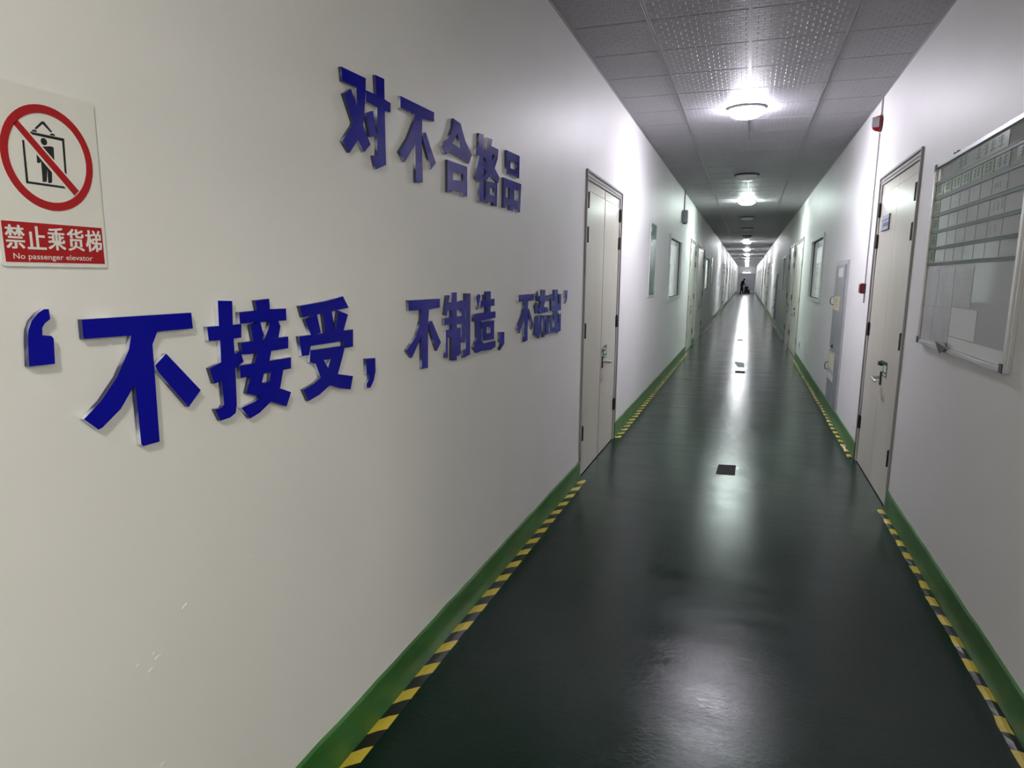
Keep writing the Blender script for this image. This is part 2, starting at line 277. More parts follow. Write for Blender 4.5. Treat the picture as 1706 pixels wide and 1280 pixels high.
# outlines of the raised letters and of the sign, (y, z) on the left wall in tenths of a millimetre
GLYPHS = [('对',[[(18227,22742),(19613,22777),(19578,22387),(19070,22345),(18274,22342)],[(19613,22777),(19577,22367),(19419,21384),(19049,20767),(18554,20291),(18175,20575),(18747,21144),(19045,21860),(19035,22407)],[(18325,21995),(18731,22231),(19006,21831),(19435,21226),(19812,20766),(19397,20453),(19049,20767),(18825,21219)],[(20203,23046),(20778,23068),(20774,21329),(20782,20270),(20107,20016),(19936,20445),(20212,20479),(20280,21984)],[(19595,22412),(20216,22425),(20767,22414),(21181,22385),(21151,22076),(20751,22042),(20199,22049),(19578,22058)],[(19560,21698),(20002,21871),(20215,21101),(19782,21000)]],[]),('不',[[(21870,22799),(24578,22846),(24570,22501),(23525,22397),(22946,22433),(21874,22394)],[(22948,22503),(23559,22452),(23484,22056),(22912,21332),(22129,20572),(21752,20873),(22407,21470),(22884,22119)],[(22946,22433),(23559,22452),(23487,21390),(23538,20044),(22976,19979),(22955,21387)],[(23541,21782),(23842,21947),(24703,20957),(24262,20639)]],[]),('合',[[(26401,23021),(27144,22968),(27635,22360),(28370,21879),(28070,21463),(27416,21553),(25991,21608),(25542,21411),(25212,21702),(25934,22145),(26331,22640)],[(25793,21261),(27848,21288),(27843,20002),(27378,19983),(27236,20117),(26301,20114),(26233,20014),(25774,19980)]],[[(26824,22502),(27109,21948),(26257,21996)],[(26336,20869),(27412,20900),(27410,20612),(26332,20532)]]),('格',[[(29187,22986),(29782,23045),(29803,20001),(29263,19961)],[(28829,22328),(30288,22382),(30291,22023),(28829,21985)],[(29191,21843),(29791,21823),(29147,20786),(28753,20965)],[(29626,21914),(30294,21723),(30212,21410),(29793,21527)],[(30282,23007),(30935,23041),(30800,22714),(31750,22712),(31648,22246),(31256,21749),(31904,21404),(31723,21095),(31084,21228),(30642,21351),(29964,20864),(29796,21111),(30380,21616),(30005,21977),(30202,22486)],[(30080,21000),(31631,21083),(31575,19968),(31066,19948),(31010,20099),(30396,20095),(30363,19969),(30089,19971)]],[[(30892,22335),(31211,22346),(30949,22009)],[(30597,20745),(31216,20779),(31221,20423),(30600,20426)]]),('品',[[(32927,22893),(35007,22946),(34960,21775),(34352,21779),(32915,21773)],[(32530,21492),(33980,21506),(33983,19972),(33443,19955),(33397,20151),(32834,20147),(32838,19996),(32523,19998)],[(33980,21506),(35326,21520),(35157,19991),(34758,19976),(34708,20158),(34232,20153),(34195,19992),(33983,19972)]],[[(33540,22437),(34542,22531),(34556,22127),(33549,22096)],[(32852,21067),(33475,21080),(33489,20548),(32864,20558)],[(34160,21111),(34851,21128),(34826,20558),(34177,20557)]]),('‘',[[(8549,15828),(8559,15648),(8449,15570),(8393,15491),(8384,15360),(8546,15335),(8585,15283),(8560,14814),(8088,14824),(8119,15288),(8146,15473),(8220,15632),(8351,15766),(8452,15825)]],[]),('不',[[(9167,15601),(11834,15606),(11852,15242),(10862,15243),(10222,15208),(9164,15227)],[(10225,15241),(10873,15247),(10719,14975),(10472,14464),(10202,14177),(9832,13726),(9387,13427),(9298,13398),(9014,13670),(9412,13965),(9805,14387),(10132,14920)],[(10223,15214),(10863,15248),(10719,14975),(10719,14432),(10707,12822),(10284,12820),(10239,12875),(10212,14176),(10248,14826)],[(10744,14515),(11058,14740),(11961,13776),(11567,13437),(10799,14378)]],[]),('接',[[(12667,15856),(13145,15834),(13118,15263),(13119,14898),(13123,14216),(13093,13210),(13038,13016),(12845,12938),(12521,12918),(12364,13236),(12585,13232),(12666,13316),(12641,13912),(12664,14854),(12654,15266)],[(12279,15250),(13413,15239),(13387,14904),(12649,14896),(12302,14913)],[(12271,14253),(12622,14347),(13167,14524),(13329,14579),(13418,14281),(13117,14145),(12640,13898),(12399,13865)],[(13957,15823),(14498,15852),(14506,15537),(14020,15544)],[(13359,15545),(14000,15559),(14500,15573),(15168,15564),(15159,15234),(14126,15253),(13363,15253)],[(13742,15195),(14105,15260),(14208,14910),(14084,14697),(13824,14750)],[(14499,15266),(14816,15248),(14898,15088),(14797,14787),(14220,14775),(14417,15060)],[(13365,14777),(15210,14784),(15187,14454),(14417,14453),(13936,14443),(13400,14471)],[(13959,14470),(14485,14462),(14399,14211),(14209,14051),(13760,14077)],[(13279,14196),(15290,14188),(15268,13869),(14465,13880),(13273,13878)],[(13640,13886),(14153,13891),(14048,13647),(14753,13384),(15222,13197),(15000,12824),(14383,13069),(13934,13285),(13462,13454)],[(14420,13885),(14941,13896),(14778,13412),(14360,13073),(13900,12849),(13533,12770),(13244,13109),(13754,13180),(14112,13332),(14352,13571)],[(13828,13590),(14356,13632),(14753,13384),(14360,13073),(13934,13285)]],[]),('受',[[(15762,15616),(17091,15713),(17935,15839),(18242,15462),(17304,15386),(15893,15275)],[(15992,15211),(16561,15329),(16721,14763),(16226,14741)],[(16869,15348),(17305,15396),(17457,14742),(16947,14746)],[(17664,15397),(18186,15248),(17904,14727),(17474,14723)],[(15678,14746),(18450,14749),(18421,14191),(18001,14195),(17887,14422),(16205,14420),(16108,14163),(15767,14167)],[(16170,14290),(17961,14271),(17795,13890),(17520,13402),(17112,13121),(16521,12899),(15993,12801),(15779,13173),(16295,13279),(16667,13431),(16941,13708),(16121,13945)],[(16169,14274),(17961,14271),(17865,14027),(16122,13961)],[(16389,13896),(16872,13994),(17026,13662),(17520,13402),(18370,13222),(18203,12805),(17648,12930),(17111,13103),(16611,13439)],[(17887,14422),(18012,14393),(17960,14253),(17879,14272)]],[[(16811,13932),(17159,13920),(17015,13670)]]),('，',[[(19181,13704),(19779,13660),(19773,13194),(19648,12894),(19418,12672),(19181,12697),(19174,12846),(19397,13009),(19368,13150),(19190,13174)]],[]),('不',[[(22223,15573),(24966,15565),(24960,15202),(23981,15156),(23290,15169),(22235,15191)],[(23291,15198),(23954,15191),(23737,14737),(23123,13984),(22446,13356),(22010,13671),(22818,14175),(23234,14766)],[(23291,15186),(23954,15191),(23842,14476),(23802,12806),(23272,12830),(23263,14181)],[(23827,14626),(24209,14688),(25034,13728),(24623,13412)]],[]),('制',[[(25639,15693),(25959,15686),(25738,15207),(25626,14807),(25395,14864)],[(26123,15791),(26677,15794),(26648,12778),(26086,12843)],[(25741,15386),(27214,15385),(27211,15008),(25608,15033)],[(25362,14732),(27186,14735),(27160,14372),(25357,14441)],[(25511,14206),(27088,14220),(27079,13041),(26822,12958),(26547,13026),(26624,13820),(25718,13872),(25706,13002),(25492,13040)],[(27167,15410),(27605,15421),(27596,13497),(27154,13528)],[(27606,15730),(28216,15717),(28149,12877),(27411,12811),(27293,13139),(27655,13200)]],[]),('造',[[(28850,15557),(29243,15682),(29443,15567),(29113,14926)],[(29604,15614),(29959,15647),(29920,15301),(29581,14957)],[(29444,15341),(31312,15390),(31317,15044),(29378,15026)],[(30153,15766),(30792,15770),(30776,14723),(30162,14726)],[(28594,14741),(29447,14760),(31472,14744),(31477,14421),(29516,14375),(28594,14395)],[(29653,14316),(31298,14297),(31282,13328),(29727,13383)],[(28944,14394),(29516,14390),(29521,13478),(29866,13241),(31495,13244),(31500,12927),(30872,12826),(29592,12904),(28987,12864),(28556,13160),(28985,13524)]],[[(30252,14019),(30784,14009),(30744,13693),(30227,13707)]]),('，',[[(32076,13647),(32797,13593),(32811,12971),(32173,12667),(32061,12762),(32405,13008),(32085,13121)]],[]),('不',[[(35072,15492),(37905,15492),(37924,15114),(36801,15099),(35084,15140)],[(36115,15138),(36800,15129),(36528,14545),(35878,13848),(35332,13313),(34862,13616),(35766,14278),(36073,14747)],[(36116,15108),(36800,15129),(36801,12793),(36152,12757)],[(36826,14531),(37062,14632),(37931,13687),(37591,13373)]],[]),('流',[[(38326,15547),(38640,15700),(38930,15181),(38632,15042)],[(38151,14790),(38571,14967),(38927,14437),(38455,14298)],[(38402,14076),(38722,14175),(38952,13981),(38909,12741),(38178,12996)],[(39524,15719),(40329,15707),(40354,15308),(39592,15327)],[(38988,15341),(41139,15344),(41164,14964),(39073,15002)],[(39339,15020),(40303,14990),(40044,14653),(40997,14549),(41015,14276),(39048,14250),(38966,14533)],[(39121,14135),(39616,14130),(39620,13281),(39154,12721),(38898,12939)],[(39845,14118),(40312,14094),(40349,12722),(39882,12727)],[(40500,14098),(41076,14082),(41136,13175),(41351,12883),(40581,12805)]],[]),('出',[[(42336,15678),(43275,15678),(43505,12718),(42544,12827)],[(41553,15382),(42102,15391),(42150,14725),(43672,14714),(43621,15359),(44167,15362),(44176,14239),(41751,14311)],[(41397,14039),(41971,14037),(42030,13196),(43660,13157),(43592,14013),(44194,14020),(44182,12813),(41478,12838)]],[]),('’',[[(45075,15600),(45861,15588),(45768,14993),(45359,14656),(45097,14680),(45416,15003),(45116,15122)]],[])]
SIGN = {'cage': [[(8598,18942),(9228,18941),(9222,18889),(8607,18898)],[(8451,18774),(8486,18773),(8485,18066),(8443,18061)],[(8445,18080),(9177,18073),(9183,18036),(8446,18040)],[(9184,18927),(9226,18924),(9211,18307),(9173,18301)],[(8832,19160),(8873,19169),(9011,19019),(8982,19000),(8844,19120),(8718,18998),(8695,19018)],[(8626,18950),(8652,18980),(8692,18993),(8727,18979),(8730,18955)],[(8954,18950),(8980,18980),(9017,18990),(9051,18980),(9057,18953)]],'man': [[(8770,18717),(8957,18756),(9009,18744),(8998,18501),(8959,18495),(8953,18606),(8917,18124),(8894,18101),(8843,18095),(8853,18353),(8813,18110),(8742,18101),(8749,18461),(8719,18423),(8674,18427),(8680,18587)]],'bar': [[(8322,19013),(8405,19096),(9415,18029),(9319,17930)]],'barw': [[(8294,18994),(8426,19113),(9442,18047),(9285,17906)]]}

# ------------------------------------------------------------------ the setting
OPEN_L = [(5.11, 6.65, 0, 2.475), (11.05, 12.98, 1.31, 2.33), (15.1, 16.85, 0, 2.52), (17.55, 20.12, 0, 2.52), (20.75, 23.3, 1.31, 2.31),
          (36.0, 37.6, 0, 2.5), (38.0, 39.6, 0, 2.5), (43.2, 45.0, 1.31, 2.31), (49.7, 51.3, 0, 2.5), (55.0, 56.6, 0, 2.5), (62.0, 63.6, 0, 2.5), (70.0, 71.6, 0, 2.5)]
FILL_DOORWAY = (0.0, 2.1)                            # unseen doorway added on the right to let in light for the left wall
OPEN_R = [(0.0, 2.1, 0, 2.5), (5.185, 6.66, 0, 2.53), (10.95, 12.85, 1.33, 2.315), (14.85, 17.45, 0, 2.52), (17.65, 19.5, 0, 2.53), (21.1, 22.75, 1.33, 2.315),
          (36.4, 38.0, 0, 2.5), (38.4, 40.0, 0, 2.5), (44.0, 45.8, 1.33, 2.31), (50.0, 51.6, 0, 2.5), (57.0, 58.6, 0, 2.5), (64.0, 65.6, 0, 2.5), (72.0, 73.6, 0, 2.5)]
def wall(side, name, ops):
    mb = MB(); y = Y_BACK; T = -.2; top = ZC + .06
    for a, b, z0, z1 in ops:
        mb.wbox(side, T, 0, y, a, 0, top)
        if z0 > 0: mb.wbox(side, T, 0, a, b, 0, z0)
        mb.wbox(side, T, 0, a, b, z1, top); y = b
    mb.wbox(side, T, 0, y, Y_FAR, 0, top)
    return struct(mb.build(name, 'wall'))
WL = wall(-1, 'wall_left', OPEN_L); WR = wall(1, 'wall_right', OPEN_R)
struct(MB().box(XL-.2, XR+.2, Y_FAR, Y_FAR+.2, 0, ZC+.06).build('wall_far', 'wall'))
struct(MB().box(XL-.2, XR+.2, Y_BACK-.2, Y_BACK, 0, ZC+.06).build('wall_back', 'wall'))
struct(MB().box(XL-.2, XR+.2, Y_BACK, Y_FAR, -.1, 0).build('floor', 'floor'))
# ceiling of embossed tiles lying in a grid: every joint is a real gap
mb = MB(); xs = [XL+.004, -.7008, -.0821, .5364, XR-.004]; k0 = int((Y_BACK-4.58)/.6)-1; g = .0045
for i in range(4):
    for k in range(k0, int((Y_FAR-4.58)/.6)+1):
        y0 = max(4.58+.6*k+g, Y_BACK+.002); y1 = min(4.58+.6*(k+1)-g, Y_FAR-.002); x0, x1 = xs[i]+g, xs[i+1]-g
        if y1-y0 < .02: continue
        c = .004
        vs = [(x0, y0, ZC+.014), (x1, y0, ZC+.014), (x1, y1, ZC+.014), (x0, y1, ZC+.014), (x0, y0, ZC+c), (x1, y0, ZC+c), (x1, y1, ZC+c), (x0, y1, ZC+c),
              (x0+c, y0+c, ZC), (x1-c, y0+c, ZC), (x1-c, y1-c, ZC), (x0+c, y1-c, ZC)]
        mb.add(vs, [(0, 1, 5, 4), (1, 2, 6, 5), (2, 3, 7, 6), (3, 0, 4, 7), (4, 5, 9, 8), (5, 6, 10, 9), (6, 7, 11, 10), (7, 4, 8, 11), (8, 9, 10, 11)])
mb.cur = 1; mb.box(XL-.1, XR+.1, Y_BACK, Y_FAR, ZC+.016, ZC+.06)
struct(mb.build('ceiling', ['ceiling', 'ceiling_back']))
n_trim = 0
def trim(mb, m):
    global n_trim; n_trim += 1; return struct(mb.build('trim_%d' % n_trim, m))
for x in xs[1:4]:                                   # the exposed runners
    trim(MB().box(x-.012, x-.003, Y_BACK, Y_FAR, ZC-.004, ZC+.013).box(x+.003, x+.012, Y_BACK, Y_FAR, ZC-.004, ZC+.013).box(x-.003, x+.003, Y_BACK, Y_FAR, ZC+.003, ZC+.013), 'runner')
for s in (-1, 1):                                   # wall angle round the edge
    trim(MB().wbox(s, .0005, .022, Y_BACK, Y_FAR, ZC-.003, ZC-.0005).wbox(s, .0005, .003, Y_BACK, Y_FAR, ZC-.022, ZC-.003), 'runner')
def skirting(side, name, ops, h):
    rnd = random.Random(5+side); mb = MB(); y = Y_BACK; t = .013
    def run(a, b):
        if b-a < .02: return
        n = max(2, int((b-a)/.12)); vs = []; fs = []
        for i in range(n+1):
            yy = a+(b-a)*i/n; z = h + (rnd.uniform(-.003, .003) if yy < 16 else 0)
            vs += [(wx(side, .0005), yy, 0), (wx(side, t), yy, 0), (wx(side, t), yy, z-.004), (wx(side, t-.003), yy, z), (wx(side, .0005), yy, z)]
        for i in range(n):
            for k in range(4): fs.append((i*5+k, i*5+k+1, i*5+k+6, i*5+k+5))
        fs += [(4, 3, 2, 1, 0), tuple(n*5+k for k in range(5))]
        mb.add(vs, fs)
    for a, b, z0, z1 in ops:
        if z0 == 0: run(y, a); y = b
    run(y, Y_FAR)
    return struct(mb.build(name, 'skirting'))
skirting(-1, 'baseboard_left', OPEN_L, .156); skirting(1, 'baseboard_right', OPEN_R, .156)
# bare chips in the wall paint
rnd = random.Random(3)
for y, z, r in [(1.115, .868, .008), (.98, .795, .0045), (1.03, .785, .008), (1.01, .765, .006), (1.335, .90, .006), (1.02, .52, .006), (2.29, 2.04, .005), (1.02, .80, .003)]:
    pts = [(y+r*math.cos(a)*rnd.uniform(.7, 1.3), z+r*.55*math.sin(a+.5)*rnd.uniform(.6, 1.3)) for a in [k*.7 for k in range(9)]]
    mb = MB(); raised(mb, -1, [pts], [], .0002, .0016, 1.0); mb.build('paint_chip', ['chip', 'chip'], WL)

n_win = n_door = 0
def window(side, op):
    global n_win; n_win += 1; a, b, z0, z1 = op
    r = sroot('window_%d' % n_win, (wx(side, 0), (a+b)/2, z0)); f = .055
    mb = MB()
    for q in ((a-.03, a+f-.03, z0-.03, z1+.03), (b-f+.03, b+.03, z0-.03, z1+.03), (a+f-.03, b-f+.03, z1-f+.03, z1+.03), (a+f-.03, b-f+.03, z0-.03, z0+f-.03)):
        mb.wbox(side, .001, .02, *q)
    mb.build('frame', 'sill', r, bevel=.003)
    mb = MB(); q = .012
    for p in ((a, a+q, z0, z1), (b-q, b, z0, z1), (a+q, b-q, z1-q, z1), (a+q, b-q, z0, z0+q)): mb.wbox(side, -.12, .001, *p)
    mb.build('jamb', 'sill', r)
    mb = MB()
    for p in ((a+q, a+q+.022, z0+q, z1-q), (b-q-.022, b-q, z0+q, z1-q), (a+q+.022, b-q-.022, z0+q, z0+q+.02), (a+q+.022, b-q-.022, z1-q-.02, z1-q)): mb.wbox(side, -.04, -.022, *p)
    mb.build('gasket', 'dark', r)
    MB().wbox(side, -.034, -.028, a+.03, b-.03, z0+.03, z1-.03).build('pane', 'glass', r)
    MB().wbox(side, -.12, -.115, a+.001, b-.001, z0+.001, z1-.001).build('blind', 'blind', r)
    return r
def door(side, op, active='far', sticker=False, plate=False, gap=True, detail=True):
    """double steel door; the active leaf carries the lever handle"""
    global n_door; n_door += 1; a, b, z0, h = op; fr = .07; mid = (a+b)/2
    r = sroot('door_%d' % n_door, (wx(side, 0), mid, 0))
    mb = MB()
    for y0, y1 in ((a+.0005, a+fr), (b-fr, b-.0005)):
        mb.wbox(side, -.11, .004, y0, y1, .001, h-.0005)
    for y0, y1 in ((a+.0005, a+.018), (b-.018, b-.0005)):
        mb.wbox(side, .004, .016, y0, y1, .16, h-.0005)
    mb.wbox(side, -.11, .004, a+fr, b-fr, h-fr, h-.0005); mb.wbox(side, .004, .016, a+.018, b-.018, h-.018, h-.0005); mb.wbox(side, .004, .010, a+.018, b-.018, h-.05, h-.042)
    mb.build('frame', 'door_frame', r, bevel=.002)
    A, B, H = a+fr+.003, b-fr-.003, h-fr-.004; gp = .010 if gap else .0015
    for j, (y0, y1) in enumerate(((A, mid-gp), (mid+gp, B))):
        f_leaf = MB().wbox(side, -.05, -.004, y0, y1, .008, H-.075); o = f_leaf.build('door_leaf', 'door', r, bevel=.002)
        MB().wbox(side, -.05, -.007, y0, y1, H-.072, H).build('header_panel', 'door', r)
        if not detail: continue
        e = y0 if j == 0 else y1; sg = 1 if j == 0 else -1
        for zc in (2.245, 1.98, 1.22, .372):
            mh = MB(); mh.tube([(wx(side, .008), e-sg*.002, zc-.058), (wx(side, .008), e-sg*.002, zc+.058)], .0105, 10)
            mh.wbox(side, -.0039, -.001, e+sg*.004, e+sg*.032, zc-.056, zc+.056); mh.wbox(side, .0041, .007, e-sg*.007, e-sg*.03, zc-.056, zc+.056)
            mh.tube([(wx(side, .008), e-sg*.002, zc+.058), (wx(side, .008), e-sg*.002, zc+.066)], [.012, .006], 10)
            mh.build('hinge', 'hinge', o, smooth=True)
        if (active == 'far') == (j == 1):
            ey = (mid+gp+.06) if j == 1 else (mid-gp-.06); dy = 1 if j == 1 else -1; d0 = -.004
            lv = MB(); lv.wbox(side, d0, .006, ey-.018, ey+.018, .825, .935)
            hb = lv.build('lock_plate', 'hinge', o, bevel=.004)
            hl = MB(); hl.tube([(wx(side, .006), ey, .885), (wx(side, .055), ey, .885), (wx(side, .064), ey+dy*.012, .884), (wx(side, .064), ey+dy*.07, .879), (wx(side, .062), ey+dy*.12, .872), (wx(side, .05), ey+dy*.135, .87)], [.011, .011, .011, .0105, .009, .008], 12)
            hl.build('lever_handle', 'steel', o, smooth=True)
            cy = MB(); cy.lathe((wx(side, d0), ey, 1.0), [(.022, 0), (.022, -side*.012), (.017, -side*.02), (.017, -side*.032)], 20, 'x')
            cy.build('lock_knob', 'hinge' if side > 0 else 'steel', o, smooth=True)
            if sticker:
                s0, s1 = (ey+.04, ey+.20) if dy > 0 else (ey-.20, ey-.04)
                st = MB().wbox(side, d0+.0003, d0+.0018, s0, s1, .905, 1.025).build('green_sticker', 'green_tag', o); st['label'] = 'small green sticker with a white mark by the handle'
                c = (s0+s1)/2; mk = MB(); mk.wbox(side, d0+.0018, d0+.0024, c-.045, c+.03, .945, .995)
                mk.wbox(side, d0+.0018, d0+.0024, c+.04, c+.055, .95, .99); mk.wbox(side, d0+.0018, d0+.0024, c-.05, c+.055, .918, .928)
                mk.build('white_mark', 'paper_white', st)
        if plate and j == 1:
            pc = (y0+y1)/2+.03
            pl = MB().wbox(side, -.0035, .004, pc-.155, pc+.155, 2.06, 2.185).build('name_plate', 'plate', o); pl['label'] = 'pale blue name plate'
            MB().wbox(side, .0041, .007, pc-.155, pc-.148, 2.06, 2.185).wbox(side, .0041, .007, pc-.147, pc+.155, 2.06, 2.066).wbox(side, .0041, .007, pc-.147, pc+.155, 2.142, 2.148).build('plate_edge', 'plate_dark', pl)
            ms = MB(); rr_ = random.Random(7)
            for q in range(7): ms.wbox(side, .0041, .0046, pc-.12+.032*q, pc-.10+.032*q, 2.085+rr_.uniform(0, .015), 2.12)
            ms.build('print', 'plate_dark', pl)
    MB().wbox(side, -.1, -.06, a+fr, b-fr, .001, h-fr).build('dark_backing', 'dark', r)
    return r
for i, op in enumerate(OPEN_L):
    if op[2] > 0: window(-1, op)
    else: door(-1, op, 'far', i == 0, False, i == 0, op[0] < 52)
for i, op in enumerate(OPEN_R[1:]):
    if op[2] > 0: window(1, op)
    else: door(1, op, 'near', i == 0, i == 0, False, op[0] < 52)
# unseen lit lobby, added behind the doorway to brighten the left wall
lx0, lx1, ly0, ly1 = XR+.2, XR+4.0, -1.5, 3.6
struct(MB().box(lx0, lx1, ly0, ly1, -.1, 0).build('floor_fill_lobby', 'floor'))
struct(MB().box(lx0, lx1, ly0, ly1, 2.9, 3.0).build('ceiling_fill_lobby', 'wall'))
struct(MB().box(lx1, lx1+.1, ly0-.1, ly1+.1, 0, 3.0).box(lx0, lx1, ly0-.1, ly0, 0, 3.0).box(lx0, lx1, ly1, ly1+.1, 0, 3.0).build('wall_fill_lobby', 'wall'))
for k, (px, py) in enumerate(((XR+1.6, 0.1), (XR+1.6, 1.9), (XR+3.0, 0.1), (XR+3.0, 1.9))):
    pt = thing('lobby_fill_lamp', 'square lit ceiling panel in an unseen lobby, added to brighten the left wall', 'ceiling lamp', (px, py, 2.9), 'added lobby fill panels')
    MB().box(px-.32, px+.32, py-.32, py+.32, 2.87, 2.8995).build('housing', 'white_metal', pt)
    MB().box(px-.30, px+.30, py-.30, py+.30, 2.862, 2.8695).build('fill_lamp_diffuser', LOBBY_FILL_M, pt)
# end of the corridor: grey roller shutter with a pale strip at its base
sh = sroot('door_%d' % (n_door+1), (-.08, Y_FAR, 0))
mb = MB()
for k in range(22): mb.box(-1.02, .88, Y_FAR-.035, Y_FAR-.012, .16+k*.1, .253+k*.1)
mb.build('shutter_slats', 'shutter', sh)
MB().box(-1.12, -1.02, Y_FAR-.05, Y_FAR-.001, .001, 2.37).box(.88, .98, Y_FAR-.05, Y_FAR-.001, .001, 2.37).build('guide_rail', 'door_frame', sh)
MB().box(-1.02, .88, Y_FAR-.012, Y_FAR-.001, .001, .15).build('pale_base_strip', 'white_metal', sh)
MB().box(-1.12, .98, Y_FAR-.10, Y_FAR-.001, 2.37, 2.44).build('shutter_housing', 'white_metal', sh)

# ------------------------------------------------------------------ ceiling lamps
ORD = ['first', 'second', 'third', 'fourth', 'fifth', 'sixth', 'seventh', 'eighth', 'ninth', 'tenth', 'eleventh', 'twelfth']
non = noff = 0
for y, lit, tint in LAMPS:
    x = -.105
    if lit:
        lab = ('lit round ceiling lamp behind the raised blue slogan, over the near end' if y < 0 else 'lit round dome ceiling lamp, %s lit one down the corridor%s' % (ORD[non], ', at the near doors' if non == 0 else ''))
        if y > 0: non += 1
    else:
        lab = 'unlit round dome ceiling lamp, %s dark one down the corridor' % ORD[noff]; noff += 1
    t = thing('ceiling_lamp', lab, 'ceiling lamp', (x, y, ZC), 'round ceiling lamps down the corridor')
    MB().lathe((x, y, ZC), [(.176, -.001), (.178, -.014), (.176, -.022), (.170, -.024)] if lit else [(.19, -.001), (.194, -.014), (.19, -.022), (.172, -.024)], 40).build('base_ring', 'lamp_base' if lit else 'lamp_ring_dark', t, smooth=True)
    prof = [(.170*math.cos(a), -.0245-.076*math.sin(a)) for a in [k*math.pi/2/9 for k in range(9)]] + [(.012, -.0245-.076)]
    mm = dome_glass('lit dome glass %d' % (y*10), tint, LAMP_ON*lit) if lit else 'dome_off'
    MB().lathe((x, y, ZC), prof, 40).build('dome', mm, t, smooth=True)

# ------------------------------------------------------------------ raised slogan letters
CH = ['large raised blue character, first of the upper line of the slogan', 'raised blue character with one bar and three falling strokes, second in the upper slogan line',
      'raised blue character with a pointed roof over a box, third in the upper slogan line', 'dense raised blue character, fourth in the upper slogan line',
      'raised blue character of three boxes, last in the upper slogan line', 'raised blue opening quotation mark at the start of the lower slogan line',
      'largest raised blue character, right after the opening quotation mark', 'wide raised blue character of dense strokes, second character of the lower slogan line',
      'raised blue character before the first comma of the lower slogan line', 'raised blue comma, the nearer of two, in the lower slogan line',
      'raised blue three stroke character just after the first comma', 'raised blue character with two upright strokes on its right, mid lower slogan line',
      'raised blue character just before the second comma', 'raised blue comma, the farther of two, in the lower slogan line',
      'small looking raised blue three stroke character after the second comma', 'raised blue character with three dots on its left, second from the slogan end',
      'raised blue fork shaped character, last character of the lower slogan line', 'raised blue closing quotation mark beside the near double door']
for (ch, polys, holes), lab in zip(GLYPHS, CH):
    nm = {'，': 'comma', '‘': 'quotation_mark', '’': 'quotation_mark'}.get(ch, 'slogan_character')
    mb = MB(); raised(mb, -1, polys, holes, .0006, .012)
    tag(mb.build(nm, ['letter_edge', 'blue']), lab, 'wall lettering', 'raised blue letters of the wall slogan')

# ------------------------------------------------------------------ no passenger sign
sg = thing('warning_sign', 'white and red warning sign with a crossed out person in a lift', 'sign', (XL, .888, 1.66))
def rrect(y0, y1, z0, z1, r):
    return [(cx+r*math.cos(a), cz+r*math.sin(a)) for cx, cz, b in ((y1-r, z1-r, 0), (y0+r, z1-r, 1), (y0+r, z0+r, 2), (y1-r, z0+r, 3)) for a in [b*math.pi/2+k*math.pi/8 for k in range(5)]]
mb = MB(); raised(mb, -1, [rrect(.7885, .9885, 1.659, 1.9715, .006)], [], .0006, .003, 1.0); mb.build('panel', ['sign_white', 'sign_white'], sg)
cy, cz = .8903, 1.853; ell = lambda a, b, n=56: [(cy+a*math.cos(2*math.pi*k/n), cz+b*math.sin(2*math.pi*k/n)) for k in range(n)]
def layer(name, m, polys, holes, d, sc=1e-4):
    mb = MB(); raised(mb, -1, polys, holes, .003, d, sc); return mb.build(name, [m, m], sg)
layer('lift_cage', 'sign_black', SIGN['cage'], [], .0033)
layer('pictogram_person', 'sign_black', SIGN['man'] + [[(8838+58*math.cos(k*.3142), 18815+62*math.sin(k*.3142)) for k in range(20)]], [], .0033)
layer('slash_border', 'sign_white', SIGN['barw'], [], .0036)
mb = MB(); raised(mb, -1, [ell(.0845, .092)], [ell(.0715, .0775)], .003, .0039, 1.0); raised(mb, -1, SIGN['bar'], [], .003, .0039); mb.build('prohibition_ring', ['sign_red', 'sign_red'], sg)
rb = layer('red_banner', 'sign_red', [[(.7955, 1.6665), (.9830, 1.6665), (.9822, 1.7365), (.7945, 1.7365)]], [], .0034, 1.0)
mb = MB()
for k, ch in enumerate('禁止乘货梯'):
    for sh, dd in ((-.0007, .0036), (0, .0038), (.0007, .0040)): put_text(mb, -1, dd, ch, .7985+.0370*k+sh, .831+.0370*k+sh, 1.6895, 1.7305, .008)
mb.build('chinese_lettering', 'sign_white', rb)
mb = MB(); put_text(mb, -1, .0038, 'No passenger elevator', .8085, .9575, 1.6690, 1.6818, .004); mb.build('english_lettering', 'sign_white', rb)

# ------------------------------------------------------------------ hazard tape along the walls
def tape(side, a, b, x0, x1, m, lab, rough):
    rnd = random.Random(int(a*10)+side); n = int((b-a)/(.05 if b < 20 else .2)); vs, fs = [], []; wob = 0
    for i in range(n+1):
        y = a+(b-a)*i/n; wob = .8*wob + rnd.uniform(-.3, .3); w = wob*.006*rough
        lift = .0015+abs(rnd.gauss(0, 1))*.0016*rough
        xa, xb = wx(side, x0+max(0, w)), wx(side, x1+w+rnd.uniform(-.002, .002)*rough); xm = (xa+xb)/2
        vs += [(xa, y, .0012), (xm, y, .0012+lift), (xb, y, .0012)]
    for i in range(n):
        for k in (0, 1): fs.append((i*3+k, i*3+k+1, i*3+k+4, i*3+k+3))
    o = MB().add(vs, fs).build('hazard_tape', m); o.modifiers.new('thick', 'SOLIDIFY').thickness = .001
    return tag(o, lab, 'floor tape', 'yellow and black hazard tape along the floor')
tape(-1, .6, 5.12, .0135, .068, 'tape_left', 'yellow and black diagonal tape on the floor under the blue slogan', .5)
tape(-1, 6.66, 15.05, .0135, .07, 'tape_left', 'yellow and black diagonal tape beyond the near left double door', .7)
tape(-1, 20.2, 35.9, .0135, .07, 'tape_left', 'dusty floor tape farther down along the left wall', .7)
